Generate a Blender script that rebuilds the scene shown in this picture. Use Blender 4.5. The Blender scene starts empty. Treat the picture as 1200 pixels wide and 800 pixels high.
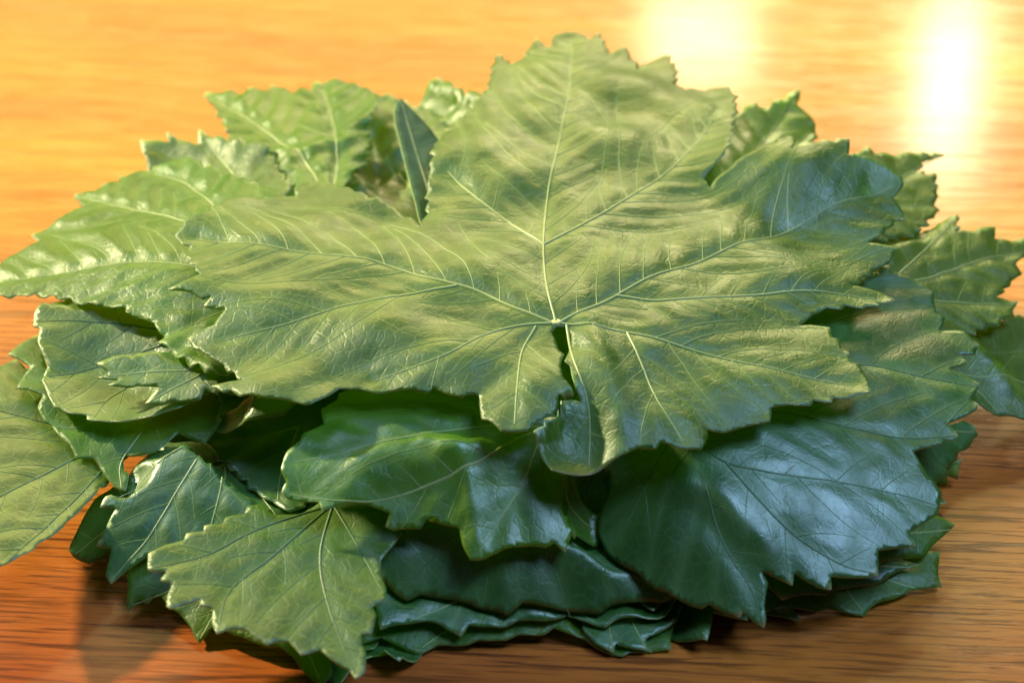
import bpy, math, random
import numpy as np
from mathutils import Vector, Matrix
from mathutils.geometry import delaunay_2d_cdt
from mathutils.kdtree import KDTree

# ------------------------------------------------------------------ camera, light, exposure
scene = bpy.context.scene
COL = scene.collection
R = math.radians
ELEV, DIST, FPX = R(33.0), 0.50, 3000.0
TARGET = np.array([0.0, 0.0, 0.025])
CAM = TARGET + DIST * np.array([0, -math.cos(ELEV), math.sin(ELEV)])
cd = bpy.data.cameras.new('camera'); cam = bpy.data.objects.new('camera', cd); COL.objects.link(cam)
cam.location = CAM; cam.rotation_euler = (R(90) - ELEV, 0, 0)
cd.sensor_width = 36.0; cd.lens = 90.0; cd.clip_start = 0.01; cd.clip_end = 50
cd.dof.use_dof = True; cd.dof.focus_distance = 0.483; cd.dof.aperture_fstop = 16.0
scene.camera = cam

world = bpy.data.worlds.new('World'); scene.world = world; world.use_nodes = True
world.node_tree.nodes['Background'].inputs[0].default_value = (0.62, 0.66, 0.72, 1)
world.node_tree.nodes['Background'].inputs[1].default_value = 0.035


def area(name, loc, aim, sx, sy, power, col):
    d = bpy.data.lights.new(name, 'AREA'); d.shape = 'RECTANGLE'; d.size = sx; d.size_y = sy
    d.energy = power; d.color = col
    o = bpy.data.objects.new(name, d); COL.objects.link(o); o.location = loc
    o.rotation_euler = (Vector(aim) - Vector(loc)).to_track_quat('-Z', 'Y').to_euler()
    return o


# the bright room behind the table, two windows in it, and a cool skylight overhead
area('back_room_light', (-0.05, 2.2, 1.22), (0, 0, 0.03), 1.7, 1.2, 60, (1.0, 0.81, 0.31))
area('window_light', (0.197, 2.0, 0.895), (0.05, 0.18, 0.0), 0.11, 0.035, 4.2, (1.0, 0.90, 0.62))
area('window_light', (0.462, 2.0, 0.955), (0.11, 0.18, 0.0), 0.055, 0.16, 6.5, (1.0, 0.90, 0.62))
area('sun_window_light', (-0.80, 0.52, 0.52), (0, 0.02, 0.02), 0.045, 0.045, 31, (1.0, 0.92, 0.50))
area('sky_window_light', (0.57, -0.15, 1.27), (0.05, -0.03, 0.02), 0.58, 0.56, 19, (0.38, 0.65, 1.0))
area('sky_window_light', (-0.58, 0.30, 1.20), (0, -0.03, 0.02), 0.36, 0.36, 4.4, (0.44, 0.65, 1.0))
scene.cycles.max_bounces = 8; scene.cycles.diffuse_bounces = 3; scene.cycles.glossy_bounces = 3; scene.cycles.transmission_bounces = 6
scene.view_settings.view_transform = 'Standard'; scene.view_settings.look = 'None'
scene.view_settings.exposure = 0.0; scene.view_settings.gamma = 1.0
scene.view_settings.use_curve_mapping = False

rng = np.random.default_rng(7)


# ------------------------------------------------------------------ node helpers
def newmat(name):
    m = bpy.data.materials.new(name); m.use_nodes = True
    nt = m.node_tree; nt.nodes.clear()
    return m, nt


def N(nt, typ, **kw):
    n = nt.nodes.new(typ)
    for k, v in kw.items():
        if k.startswith('i_'):
            key = k[2:].replace('_', ' ')
            n.inputs[key].default_value = v
        else:
            setattr(n, k, v)
    return n


def L(nt, a, b): nt.links.new(a, b)


def mixc(nt, fac, a, b, blend='MIX'):
    n = nt.nodes.new('ShaderNodeMix'); n.data_type = 'RGBA'; n.blend_type = blend
    for sock, v in ((n.inputs[0], fac), (n.inputs[6], a), (n.inputs[7], b)):
        if hasattr(v, 'links'): L(nt, v, sock)
        else: sock.default_value = v if isinstance(v, (int, float)) else (*v, 1)
    return n.outputs[2]


def math_(nt, op, a, b=None, clamp=False):
    n = nt.nodes.new('ShaderNodeMath'); n.operation = op; n.use_clamp = clamp
    for i, v in enumerate((a, b)):
        if v is None: continue
        if hasattr(v, 'links'): L(nt, v, n.inputs[i])
        else: n.inputs[i].default_value = v
    return n.outputs[0]


def ramp(nt, fac, stops):
    n = nt.nodes.new('ShaderNodeValToRGB'); e = n.color_ramp.elements
    while len(e) < len(stops): e.new(0.5)
    for el, (p, c) in zip(e, stops):
        el.position = p; el.color = (*c, 1) if len(c) == 3 else c
    L(nt, fac, n.inputs[0])
    return n.outputs[0]


# ------------------------------------------------------------------ materials
def wood_mat():
    m, nt = newmat('varnished_oak')
    out = N(nt, 'ShaderNodeOutputMaterial'); b = N(nt, 'ShaderNodeBsdfPrincipled')
    tc = N(nt, 'ShaderNodeTexCoord')
    mp = N(nt, 'ShaderNodeMapping'); mp.inputs['Rotation'].default_value = (0, 0, R(4)); L(nt, tc.outputs['Object'], mp.inputs[0])
    warp = N(nt, 'ShaderNodeTexNoise', i_Scale=6.0, i_Detail=2.0); L(nt, mp.outputs[0], warp.inputs['Vector'])
    wv = N(nt, 'ShaderNodeVectorMath', operation='MULTIPLY_ADD'); L(nt, warp.outputs['Color'], wv.inputs[0])
    wv.inputs[1].default_value = (0.0, 0.010, 0.0); L(nt, mp.outputs[0], wv.inputs[2])

    def streak(sx, sy, det, rough=0.55):
        s = N(nt, 'ShaderNodeMapping'); s.inputs['Scale'].default_value = (sx, sy, sy); L(nt, wv.outputs[0], s.inputs[0])
        n = N(nt, 'ShaderNodeTexNoise', i_Scale=1.0, i_Detail=det, i_Roughness=rough); L(nt, s.outputs[0], n.inputs['Vector'])
        return n.outputs['Fac']
    broad = streak(2.2, 16.0, 2.0)
    mid = streak(9.0, 190.0, 4.0)
    pore = streak(48.0, 760.0, 3.0, 0.55)
    pore2 = streak(80.0, 1250.0, 2.0, 0.5)
    c = ramp(nt, broad, [(0.30, (0.34, 0.074, 0.015)), (0.5, (0.50, 0.140, 0.021)), (0.70, (0.68, 0.250, 0.028))])
    c = mixc(nt, ramp(nt, mid, [(0.40, (0, 0, 0)), (0.62, (0.25, 0.25, 0.25))]), c, (0.30, 0.07, 0.014))
    pmask = ramp(nt, pore, [(0.50, (0, 0, 0)), (0.61, (1, 1, 1))])
    pgate = ramp(nt, mid, [(0.36, (0.35, 0.35, 0.35)), (0.58, (1, 1, 1))])
    sx = N(nt, 'ShaderNodeSeparateXYZ'); L(nt, tc.outputs['Object'], sx.inputs[0])      # the open-pored band of the board ends behind the pile
    band = N(nt, 'ShaderNodeMapRange'); band.inputs[1].default_value = 0.0; band.inputs[2].default_value = 0.12; band.inputs[3].default_value = 0.85; band.inputs[4].default_value = 0.18
    L(nt, sx.outputs[1], band.inputs[0])
    c = mixc(nt, math_(nt, 'MULTIPLY', math_(nt, 'MULTIPLY', pmask, pgate), band.outputs[0]), c, (0.10, 0.028, 0.008))
    p2 = ramp(nt, pore2, [(0.52, (0, 0, 0)), (0.66, (1, 1, 1))])
    c = mixc(nt, math_(nt, 'MULTIPLY', p2, math_(nt, 'MULTIPLY', band.outputs[0], 0.45)), c, (0.10, 0.03, 0.008))
    light_tone = N(nt, 'ShaderNodeMapRange'); light_tone.inputs[1].default_value = -0.02; light_tone.inputs[2].default_value = 0.10; L(nt, sx.outputs[1], light_tone.inputs[0])
    c = mixc(nt, 1.0, c, mixc(nt, light_tone.outputs[0], (0.76, 0.66, 0.85), (0.90, 1.08, 0.55)), 'MULTIPLY')      # light painted into the wood: shaded red-brown in front, golden lit behind
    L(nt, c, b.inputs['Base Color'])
    b.inputs['Roughness'].default_value = 0.42
    rg = ramp(nt, streak(14, 160, 3.0), [(0.3, (0.30, 0.30, 0.30)), (0.7, (0.42, 0.42, 0.42))]); L(nt, rg, b.inputs['Roughness'])
    b.inputs['Specular IOR Level'].default_value = 0.08
    b.inputs['Coat Weight'].default_value = 0.11; b.inputs['Coat Roughness'].default_value = 0.13
    bp = N(nt, 'ShaderNodeBump', i_Strength=0.35, i_Distance=0.0004, invert=True); L(nt, pmask, bp.inputs['Height'])
    bp2 = N(nt, 'ShaderNodeBump', i_Strength=0.20, i_Distance=0.0006); L(nt, mid, bp2.inputs['Height']); L(nt, bp.outputs[0], bp2.inputs['Normal'])
    L(nt, bp2.outputs[0], b.inputs['Normal'])
    bp3 = N(nt, 'ShaderNodeBump', i_Strength=0.05, i_Distance=0.0006); L(nt, mid, bp3.inputs['Height']); L(nt, bp3.outputs[0], b.inputs['Coat Normal'])
    L(nt, b.outputs[0], out.inputs[0])
    return m


def leaf_mat(name, dark, light, trans, rough=0.43, spec=0.9, tfac=0.40, relief=1.0):
    m, nt = newmat(name)
    out = N(nt, 'ShaderNodeOutputMaterial'); b = N(nt, 'ShaderNodeBsdfPrincipled')
    uv = N(nt, 'ShaderNodeUVMap', uv_map='flat'); U = uv.outputs[0]      # centimetres on the flat leaf
    oi = N(nt, 'ShaderNodeObjectInfo')
    sh = N(nt, 'ShaderNodeVectorMath', operation='ADD'); L(nt, U, sh.inputs[0]); L(nt, oi.outputs['Location'], sh.inputs[1])

    def noise(sc, det=3.0, rough=0.55):
        n = N(nt, 'ShaderNodeTexNoise', i_Scale=sc, i_Detail=det, i_Roughness=rough); L(nt, U, n.inputs['Vector'])
        return n.outputs['Fac']
    c = mixc(nt, ramp(nt, noise(0.55, 4.0), [(0.32, (0, 0, 0)), (0.68, (1, 1, 1))]), dark, light)
    fine = noise(16.0, 4.0, 0.6)
    c = mixc(nt, ramp(nt, fine, [(0.35, (0, 0, 0)), (0.7, (0.45, 0.45, 0.45))]), c, tuple(0.6 * x for x in dark))
    # the fine net of veinlets between the side veins
    vr = N(nt, 'ShaderNodeTexVoronoi', feature='DISTANCE_TO_EDGE', i_Scale=4.2); L(nt, U, vr.inputs['Vector'])
    vr.inputs['Randomness'].default_value = 1.0
    net = ramp(nt, vr.outputs['Distance'], [(0.0, (1, 1, 1)), (0.09, (0, 0, 0))])
    vr2 = N(nt, 'ShaderNodeTexVoronoi', feature='DISTANCE_TO_EDGE', i_Scale=11.0); L(nt, U, vr2.inputs['Vector'])
    net2 = ramp(nt, vr2.outputs['Distance'], [(0.0, (1, 1, 1)), (0.11, (0, 0, 0))])
    at = N(nt, 'ShaderNodeAttribute', attribute_name='vein')
    c = mixc(nt, math_(nt, 'MULTIPLY', net, 0.22), c, tuple(min(1, 1.5 * x + 0.03) for x in light))
    c = mixc(nt, math_(nt, 'MULTIPLY', at.outputs['Fac'], 0.45), c, tuple(min(1, 1.35 * x + 0.03) for x in light))
    et = N(nt, 'ShaderNodeAttribute', attribute_name='tip')
    c = mixc(nt, et.outputs['Fac'], c, (0.50, 0.50, 0.24))
    # a few dry specks
    sp = ramp(nt, noise(5.5, 2.0), [(0.695, (0, 0, 0)), (0.745, (1, 1, 1))])
    c = mixc(nt, math_(nt, 'MULTIPLY', sp, 0.5), c, (0.16, 0.11, 0.035))
    L(nt, c, b.inputs['Base Color'])
    rr = ramp(nt, noise(1.7, 3.0), [(0.3, (rough - 0.07,) * 3), (0.7, (rough + 0.10,) * 3)]); L(nt, rr, b.inputs['Roughness'])
    b.inputs['Specular IOR Level'].default_value = spec
    h = math_(nt, 'ADD', math_(nt, 'MULTIPLY', net, -0.6), math_(nt, 'MULTIPLY', net2, -0.25))
    h = math_(nt, 'ADD', h, math_(nt, 'MULTIPLY', fine, 0.3))
    bp = N(nt, 'ShaderNodeBump', i_Strength=0.25 * relief, i_Distance=0.00025); L(nt, h, bp.inputs['Height'])
    bp2 = N(nt, 'ShaderNodeBump', i_Strength=0.13 * relief, i_Distance=0.0016); L(nt, noise(2.6, 3.0), bp2.inputs['Height']); L(nt, bp.outputs[0], bp2.inputs['Normal'])
    L(nt, bp2.outputs[0], b.inputs['Normal'])
    t = N(nt, 'ShaderNodeBsdfTranslucent'); t.inputs[0].default_value = (*trans, 1)
    mx = N(nt, 'ShaderNodeMixShader'); mx.inputs[0].default_value = tfac
    L(nt, b.outputs[0], mx.inputs[1]); L(nt, t.outputs[0], mx.inputs[2]); L(nt, mx.outputs[0], out.inputs[0])
    return m


def plain_mat(name, col, rough=0.5, spec=0.5, var=0.25, trans=0.0):
    m, nt = newmat(name)
    out = N(nt, 'ShaderNodeOutputMaterial'); b = N(nt, 'ShaderNodeBsdfPrincipled')
    tc = N(nt, 'ShaderNodeTexCoord'); n = N(nt, 'ShaderNodeTexNoise', i_Scale=220.0, i_Detail=3.0); L(nt, tc.outputs['Object'], n.inputs['Vector'])
    L(nt, mixc(nt, n.outputs['Fac'], tuple((1 - var) * x for x in col), tuple(min(1, (1 + var) * x) for x in col)), b.inputs['Base Color'])
    b.inputs['Roughness'].default_value = rough; b.inputs['Specular IOR Level'].default_value = spec
    L(nt, b.outputs[0], out.inputs[0])
    return m


WOOD = wood_mat()
GREEN = leaf_mat('leaf_green', (0.020, 0.066, 0.003), (0.080, 0.136, 0.007), (0.50, 0.84, 0.03))
FRESH = leaf_mat('leaf_fresh', (0.030, 0.088, 0.004), (0.080, 0.148, 0.010), (0.56, 0.92, 0.03), tfac=0.48, spec=0.75, rough=0.43)
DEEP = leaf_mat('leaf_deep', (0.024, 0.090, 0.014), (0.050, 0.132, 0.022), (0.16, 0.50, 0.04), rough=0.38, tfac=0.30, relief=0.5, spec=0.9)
GLOSSY = leaf_mat('leaf_glossy', (0.034, 0.104, 0.005), (0.096, 0.185, 0.009), (0.52, 0.92, 0.03), rough=0.38, tfac=0.42, relief=0.6, spec=1.0)
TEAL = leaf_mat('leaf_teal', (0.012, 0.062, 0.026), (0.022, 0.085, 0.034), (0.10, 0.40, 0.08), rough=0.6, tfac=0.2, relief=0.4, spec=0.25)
UNDER = leaf_mat('leaf_underside', (0.110, 0.200, 0.060), (0.155, 0.250, 0.085), (0.55, 0.85, 0.10), rough=0.6, spec=0.35, relief=0.6, tfac=0.5)
RIM = plain_mat('leaf_cut_edge', (0.42, 0.52, 0.24), 0.45)
SIDE = plain_mat('leaf_side_vein', (0.150, 0.215, 0.050), 0.45)
VEIN = plain_mat('leaf_vein_pale', (0.235, 0.285, 0.095), 0.42)
VEIND = plain_mat('leaf_vein_dark', (0.058, 0.115, 0.042), 0.42)
STUB = plain_mat('stalk_stub', (0.46, 0.42, 0.17), 0.5)


# ------------------------------------------------------------------ the table
def make_table():
    x0, x1, y0, y1, t, b = -0.65, 0.65, -0.42, 0.62, 0.032, 0.004
    prof = [(0, -t), (0, -b), (b * 0.3, -b * 0.3), (b, 0)]
    vs, fs = [], []
    for ins, z in prof:
        vs += [(x0 + ins, y0 + ins, z), (x1 - ins, y0 + ins, z), (x1 - ins, y1 - ins, z), (x0 + ins, y1 - ins, z)]
    for k in range(3):
        for i in range(4):
            j = (i + 1) % 4
            fs.append((4 * k + i, 4 * k + j, 4 * k + 4 + j, 4 * k + 4 + i))
    fs.append((12, 13, 14, 15)); fs.append((3, 2, 1, 0))
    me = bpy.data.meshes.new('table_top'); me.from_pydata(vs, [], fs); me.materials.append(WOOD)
    o = bpy.data.objects.new('table_top', me); COL.objects.link(o)
    o['kind'] = 'structure'; o['label'] = 'varnished orange oak table top under the pile of leaves'
    return o


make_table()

# ------------------------------------------------------------------ leaf geometry
CE, SE = math.cos(ELEV), math.sin(ELEV)


def rays(px):
    px = np.asarray(px, float)
    u = (px[:, 0] - 600) / FPX; v = (400 - px[:, 1]) / FPX
    d = np.stack([u, CE + v * SE, -SE + v * CE], 1)
    return d


def at_z(px, z):
    """sight line of a photograph point down to the height z (mm) -> x, y in mm"""
    d = rays(px); t = (np.asarray(z) / 1000.0 - CAM[2]) / d[:, 2]
    return (CAM[None, :2] + d[:, :2] * t[:, None]) * 1000.0


def serrate(P, gap, depth, seed):
    r = np.random.default_rng(seed + 77)
    P = np.asarray(P, float)
    if np.sum(P[:, 0] * np.roll(P[:, 1], -1) - np.roll(P[:, 0], -1) * P[:, 1]) < 0: P = P[::-1].copy()
    C = np.vstack([P, P[:1]]); d = np.r_[0, np.cumsum(np.linalg.norm(np.diff(C, axis=0), axis=1))]
    s, o = 0.0, []
    while s < d[-1] - gap * 0.6:
        g = gap * r.uniform(0.7, 1.35)
        for f, off in ((0.0, 0.0), (0.72, r.uniform(0.7, 1.2) * depth)):
            q = min(s + f * g, d[-1] - 1e-3)
            p = np.array([np.interp(q, d, C[:, 0]), np.interp(q, d, C[:, 1])]); k = min(len(P) - 1, np.searchsorted(d, q, 'right') - 1)
            t = C[k + 1] - C[k]; t = t / (np.linalg.norm(t) + 1e-9)
            o.append(p + np.array([t[1], -t[0]]) * off)
        s += g
    return np.array(o)


def fine_teeth(P, seed):
    """small teeth along the plain stretches between the big traced ones"""
    r = np.random.default_rng(seed + 55); P = np.asarray(P, float); o = []
    if np.sum(P[:, 0] * np.roll(P[:, 1], -1) - np.roll(P[:, 0], -1) * P[:, 1]) < 0: P = P[::-1].copy()
    for p, q in zip(P, np.roll(P, -1, 0)):
        o.append(p); ln = np.linalg.norm(q - p)
        if ln < 4.2: continue
        n = max(1, int(round(ln / 4.0))); t = (q - p) / ln; nr = np.array([t[1], -t[0]])
        for i in range(n):
            o.append(p + (q - p) * (i + r.uniform(0.62, 0.8)) / n + nr * r.uniform(0.35, 0.75))
            if i < n - 1: o.append(p + (q - p) * (i + r.uniform(0.92, 1.0)) / n - nr * 0.12)
    return np.array(o)


class Plate:                                        # thin-plate height surface through control points
    def __init__(s, P, z, lam=2.0):
        s.P = P; n = len(P)
        K = s.phi(P, P) + lam * np.eye(n)
        A = np.zeros((n + 3, n + 3)); A[:n, :n] = K
        Q = np.c_[np.ones(n), P]; A[:n, n:] = Q; A[n:, :n] = Q.T
        s.w = np.linalg.solve(A, np.r_[z, 0, 0, 0])

    @staticmethod
    def phi(a, b):
        r2 = ((a[:, None, :] - b[None, :, :]) ** 2).sum(2)
        return 0.5 * r2 * np.log(r2 + 1e-6) * 0.01

    def __call__(s, X):
        n = len(s.P)
        return s.phi(X, s.P) @ s.w[:n] + s.w[n] + X @ s.w[n + 1:]


def seg_dist(X, segs, chunk=4000):
    """least distance from points X to segments (n,4), and the index"""
    out = np.full(len(X), 1e9); idx = np.zeros(len(X), int)
    if not len(segs): return out, idx
    a = segs[:, :2]; d = segs[:, 2:] - a; dd = (d ** 2).sum(1) + 1e-12
    for i in range(0, len(X), chunk):
        x = X[i:i + chunk]
        t = ((x[:, None, :] - a[None]) * d[None]).sum(2) / dd
        t = np.clip(t, 0, 1)
        q = a[None] + d[None] * t[:, :, None]
        r = ((x[:, None, :] - q) ** 2).sum(2)
        k = r.argmin(1); idx[i:i + chunk] = k
        out[i:i + chunk] = np.sqrt(r[np.arange(len(x)), k])
    return out, idx


class Near:
    """quick distance from points to sampled lines"""
    def __init__(s, lines):
        pts = []
        for p in lines:
            p = np.asarray(p, float); a, b = p[:-1], p[1:]
            for t in (0, .25, .5, .75): pts.append(a + (b - a) * t)
            pts.append(p[-1:])
        pts = np.vstack(pts) if pts else np.full((1, 2), 1e6)
        s.kd = KDTree(len(pts))
        for i, q in enumerate(pts.tolist()): s.kd.insert((q[0], q[1], 0), i)
        s.kd.balance()

    def __call__(s, X):
        f = s.kd.find
        return np.array([f((x, y, 0))[2] for x, y in X.tolist()])


def inside1(q, a, b):
    c = (a[:, 1] > q[1]) != (b[:, 1] > q[1])
    a, b = a[c], b[c]
    return np.count_nonzero(q[0] < (b[:, 0] - a[:, 0]) * (q[1] - a[:, 1]) / (b[:, 1] - a[:, 1]) + a[:, 0]) % 2 == 1


def inside(X, poly):
    x, y = X[:, 0], X[:, 1]; res = np.zeros(len(X), bool)
    a = poly; b = np.roll(poly, -1, 0)
    for (x0, y0), (x1, y1) in zip(a, b):
        if y0 == y1: continue
        c = ((y0 > y) != (y1 > y)) & (x < (x1 - x0) * (y - y0) / (y1 - y0) + x0)
        res ^= c
    return res


def resample(P, step):
    P = np.asarray(P, float); d = np.r_[0, np.cumsum(np.linalg.norm(np.diff(P, axis=0), axis=1))]
    n = max(2, int(round(d[-1] / step)) + 1); s = np.linspace(0, d[-1], n)
    return np.c_[np.interp(s, d, P[:, 0]), np.interp(s, d, P[:, 1])]


def smooth_line(P, step):
    """Catmull-Rom through the points"""
    P = np.asarray(P, float)
    if len(P) < 3: return resample(P, step)
    E = np.vstack([2 * P[0] - P[1], P, 2 * P[-1] - P[-2]]); o = []
    for i in range(1, len(E) - 2):
        p0, p1, p2, p3 = E[i - 1:i + 3]
        for t in np.linspace(0, 1, 9)[:-1]:
            o.append(0.5 * (2 * p1 + (p2 - p0) * t + (2 * p0 - 5 * p1 + 4 * p2 - p3) * t * t + (3 * p1 - p0 - 3 * p2 + p3) * t ** 3))
    o.append(P[-1])
    return resample(np.array(o), step)


def round_outline(P, step):
    """closed outline: sharp at teeth and notches, curved in between; returns points and tooth tips"""
    P = np.asarray(P, float); n = len(P)
    area2 = np.sum(P[:, 0] * np.roll(P[:, 1], -1) - np.roll(P[:, 0], -1) * P[:, 1])
    if area2 < 0: P = P[::-1].copy()
    prv, nxt = np.roll(P, 1, 0), np.roll(P, -1, 0)
    a = P - prv; b = nxt - P
    cr = a[:, 0] * b[:, 1] - a[:, 1] * b[:, 0]; dt = (a * b).sum(1)
    ang = np.degrees(np.arctan2(cr, dt))
    la, lb = np.linalg.norm(a, axis=1), np.linalg.norm(b, axis=1)
    bis = a / (la[:, None] + 1e-9) - b / (lb[:, None] + 1e-9); bl_ = np.linalg.norm(bis, axis=1)
    push = np.where(np.abs(ang) > 35, 0.16 * np.minimum(np.minimum(la, lb), 5.0), 0.0)
    P = P + bis / (bl_[:, None] + 1e-9) * push[:, None]
    prv, nxt = np.roll(P, 1, 0), np.roll(P, -1, 0); a = P - prv; b = nxt - P
    corner = np.abs(ang) > 22
    out = []
    for i in range(n):
        j = (i + 1) % n; p, q = P[i], P[j]; ln = np.linalg.norm(q - p) + 1e-9
        tp = (q - p) if corner[i] else (nxt[i] - prv[i]) * ln / (np.linalg.norm(a[i]) + np.linalg.norm(b[i]) + 1e-9)
        tq = (q - p) if corner[j] else (nxt[j] - prv[j]) * ln / (np.linalg.norm(a[j]) + np.linalg.norm(b[j]) + 1e-9)
        k = max(1, int(math.ceil(ln / step)))
        nrm = np.array([q[1] - p[1], p[0] - q[0]]) / ln
        for m in range(k):
            t = m / k
            h = (2 * t ** 3 - 3 * t * t + 1) * p + (t ** 3 - 2 * t * t + t) * tp + (-2 * t ** 3 + 3 * t * t) * q + (t ** 3 - t * t) * tq
            if corner[i] and corner[j]: h = h + nrm * 0.025 * ln * math.sin(math.pi * t)      # a tooth side bellies out
            out.append(h)
    return np.array(out), P[ang > 48]


HALF, GS = 170.0, 1.0
GN = int(2 * HALF / GS)
CEIL = np.full((GN, GN), 1e3)


def ceil_at(X, field):
    g = (X + HALF) / GS - 0.5
    i = np.clip(np.floor(g).astype(int), 0, GN - 2); f = np.clip(g - i, 0, 1)
    a = field[i[:, 1], i[:, 0]]; b = field[i[:, 1], i[:, 0] + 1]; c = field[i[:, 1] + 1, i[:, 0]]; d = field[i[:, 1] + 1, i[:, 0] + 1]
    return (a * (1 - f[:, 0]) + b * f[:, 0]) * (1 - f[:, 1]) + (c * (1 - f[:, 0]) + d * f[:, 0]) * f[:, 1]


def lower_ceiling(X, z):
    g = np.floor((X + HALF) / GS).astype(int)
    new = np.full((GN, GN), 1e3)
    for dx in (-1, 0, 1):
        for dy in (-1, 0, 1):
            i = np.clip(g + (dx, dy), 0, GN - 1)
            np.minimum.at(new, (i[:, 1], i[:, 0]), z)
    for _ in range(5):                                # a gentle skirt, so that leaves below bend under, not break
        c = new.copy()
        for dx, dy in ((1, 0), (-1, 0), (0, 1), (0, -1)):
            c = np.minimum(c, np.roll(new, (dy, dx), (0, 1)) + 0.9 * GS)
        new = c
    np.minimum(CEIL, new, out=CEIL)


def smooth_noise(X, seed, wave):
    r = np.random.default_rng(seed); o = np.zeros(len(X))
    for _ in range(5):
        a = r.uniform(0, 2 * math.pi); w = wave * r.uniform(0.7, 1.5)
        o += np.sin((X @ np.array([math.cos(a), math.sin(a)])) * 2 * math.pi / w + r.uniform(0, 6.28))
    return o / 5


def tube(paths, zf, w0s, lift):
    """tapered half-round ribs lying on the leaf"""
    V, F = [], []
    for P, (w0, w1) in zip(paths, w0s):
        n = len(P)
        if n < 2: continue
        T = np.gradient(P, axis=0); T /= np.linalg.norm(T, axis=1)[:, None] + 1e-9
        S = np.c_[-T[:, 1], T[:, 0]]
        w = np.linspace(w0, w1, n)
        base = len(V)
        offs = [(-1.0, -0.25), (-0.62, 0.5), (0, 0.78), (0.62, 0.5), (1.0, -0.25)]
        pts = [P + S * (w * ox)[:, None] for ox, _ in offs]
        zs = [zf(p) for p in pts]
        for i in range(n):
            for k, (_, oz) in enumerate(offs):
                V.append((pts[k][i, 0], pts[k][i, 1], zs[k][i] + lift * oz * w[i] * 1.2 + 0.02))
        for i in range(n - 1):
            for k in range(4):
                a = base + i * 5 + k
                F.append((a, a + 1, a + 6, a + 5))
    return V, F


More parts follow.
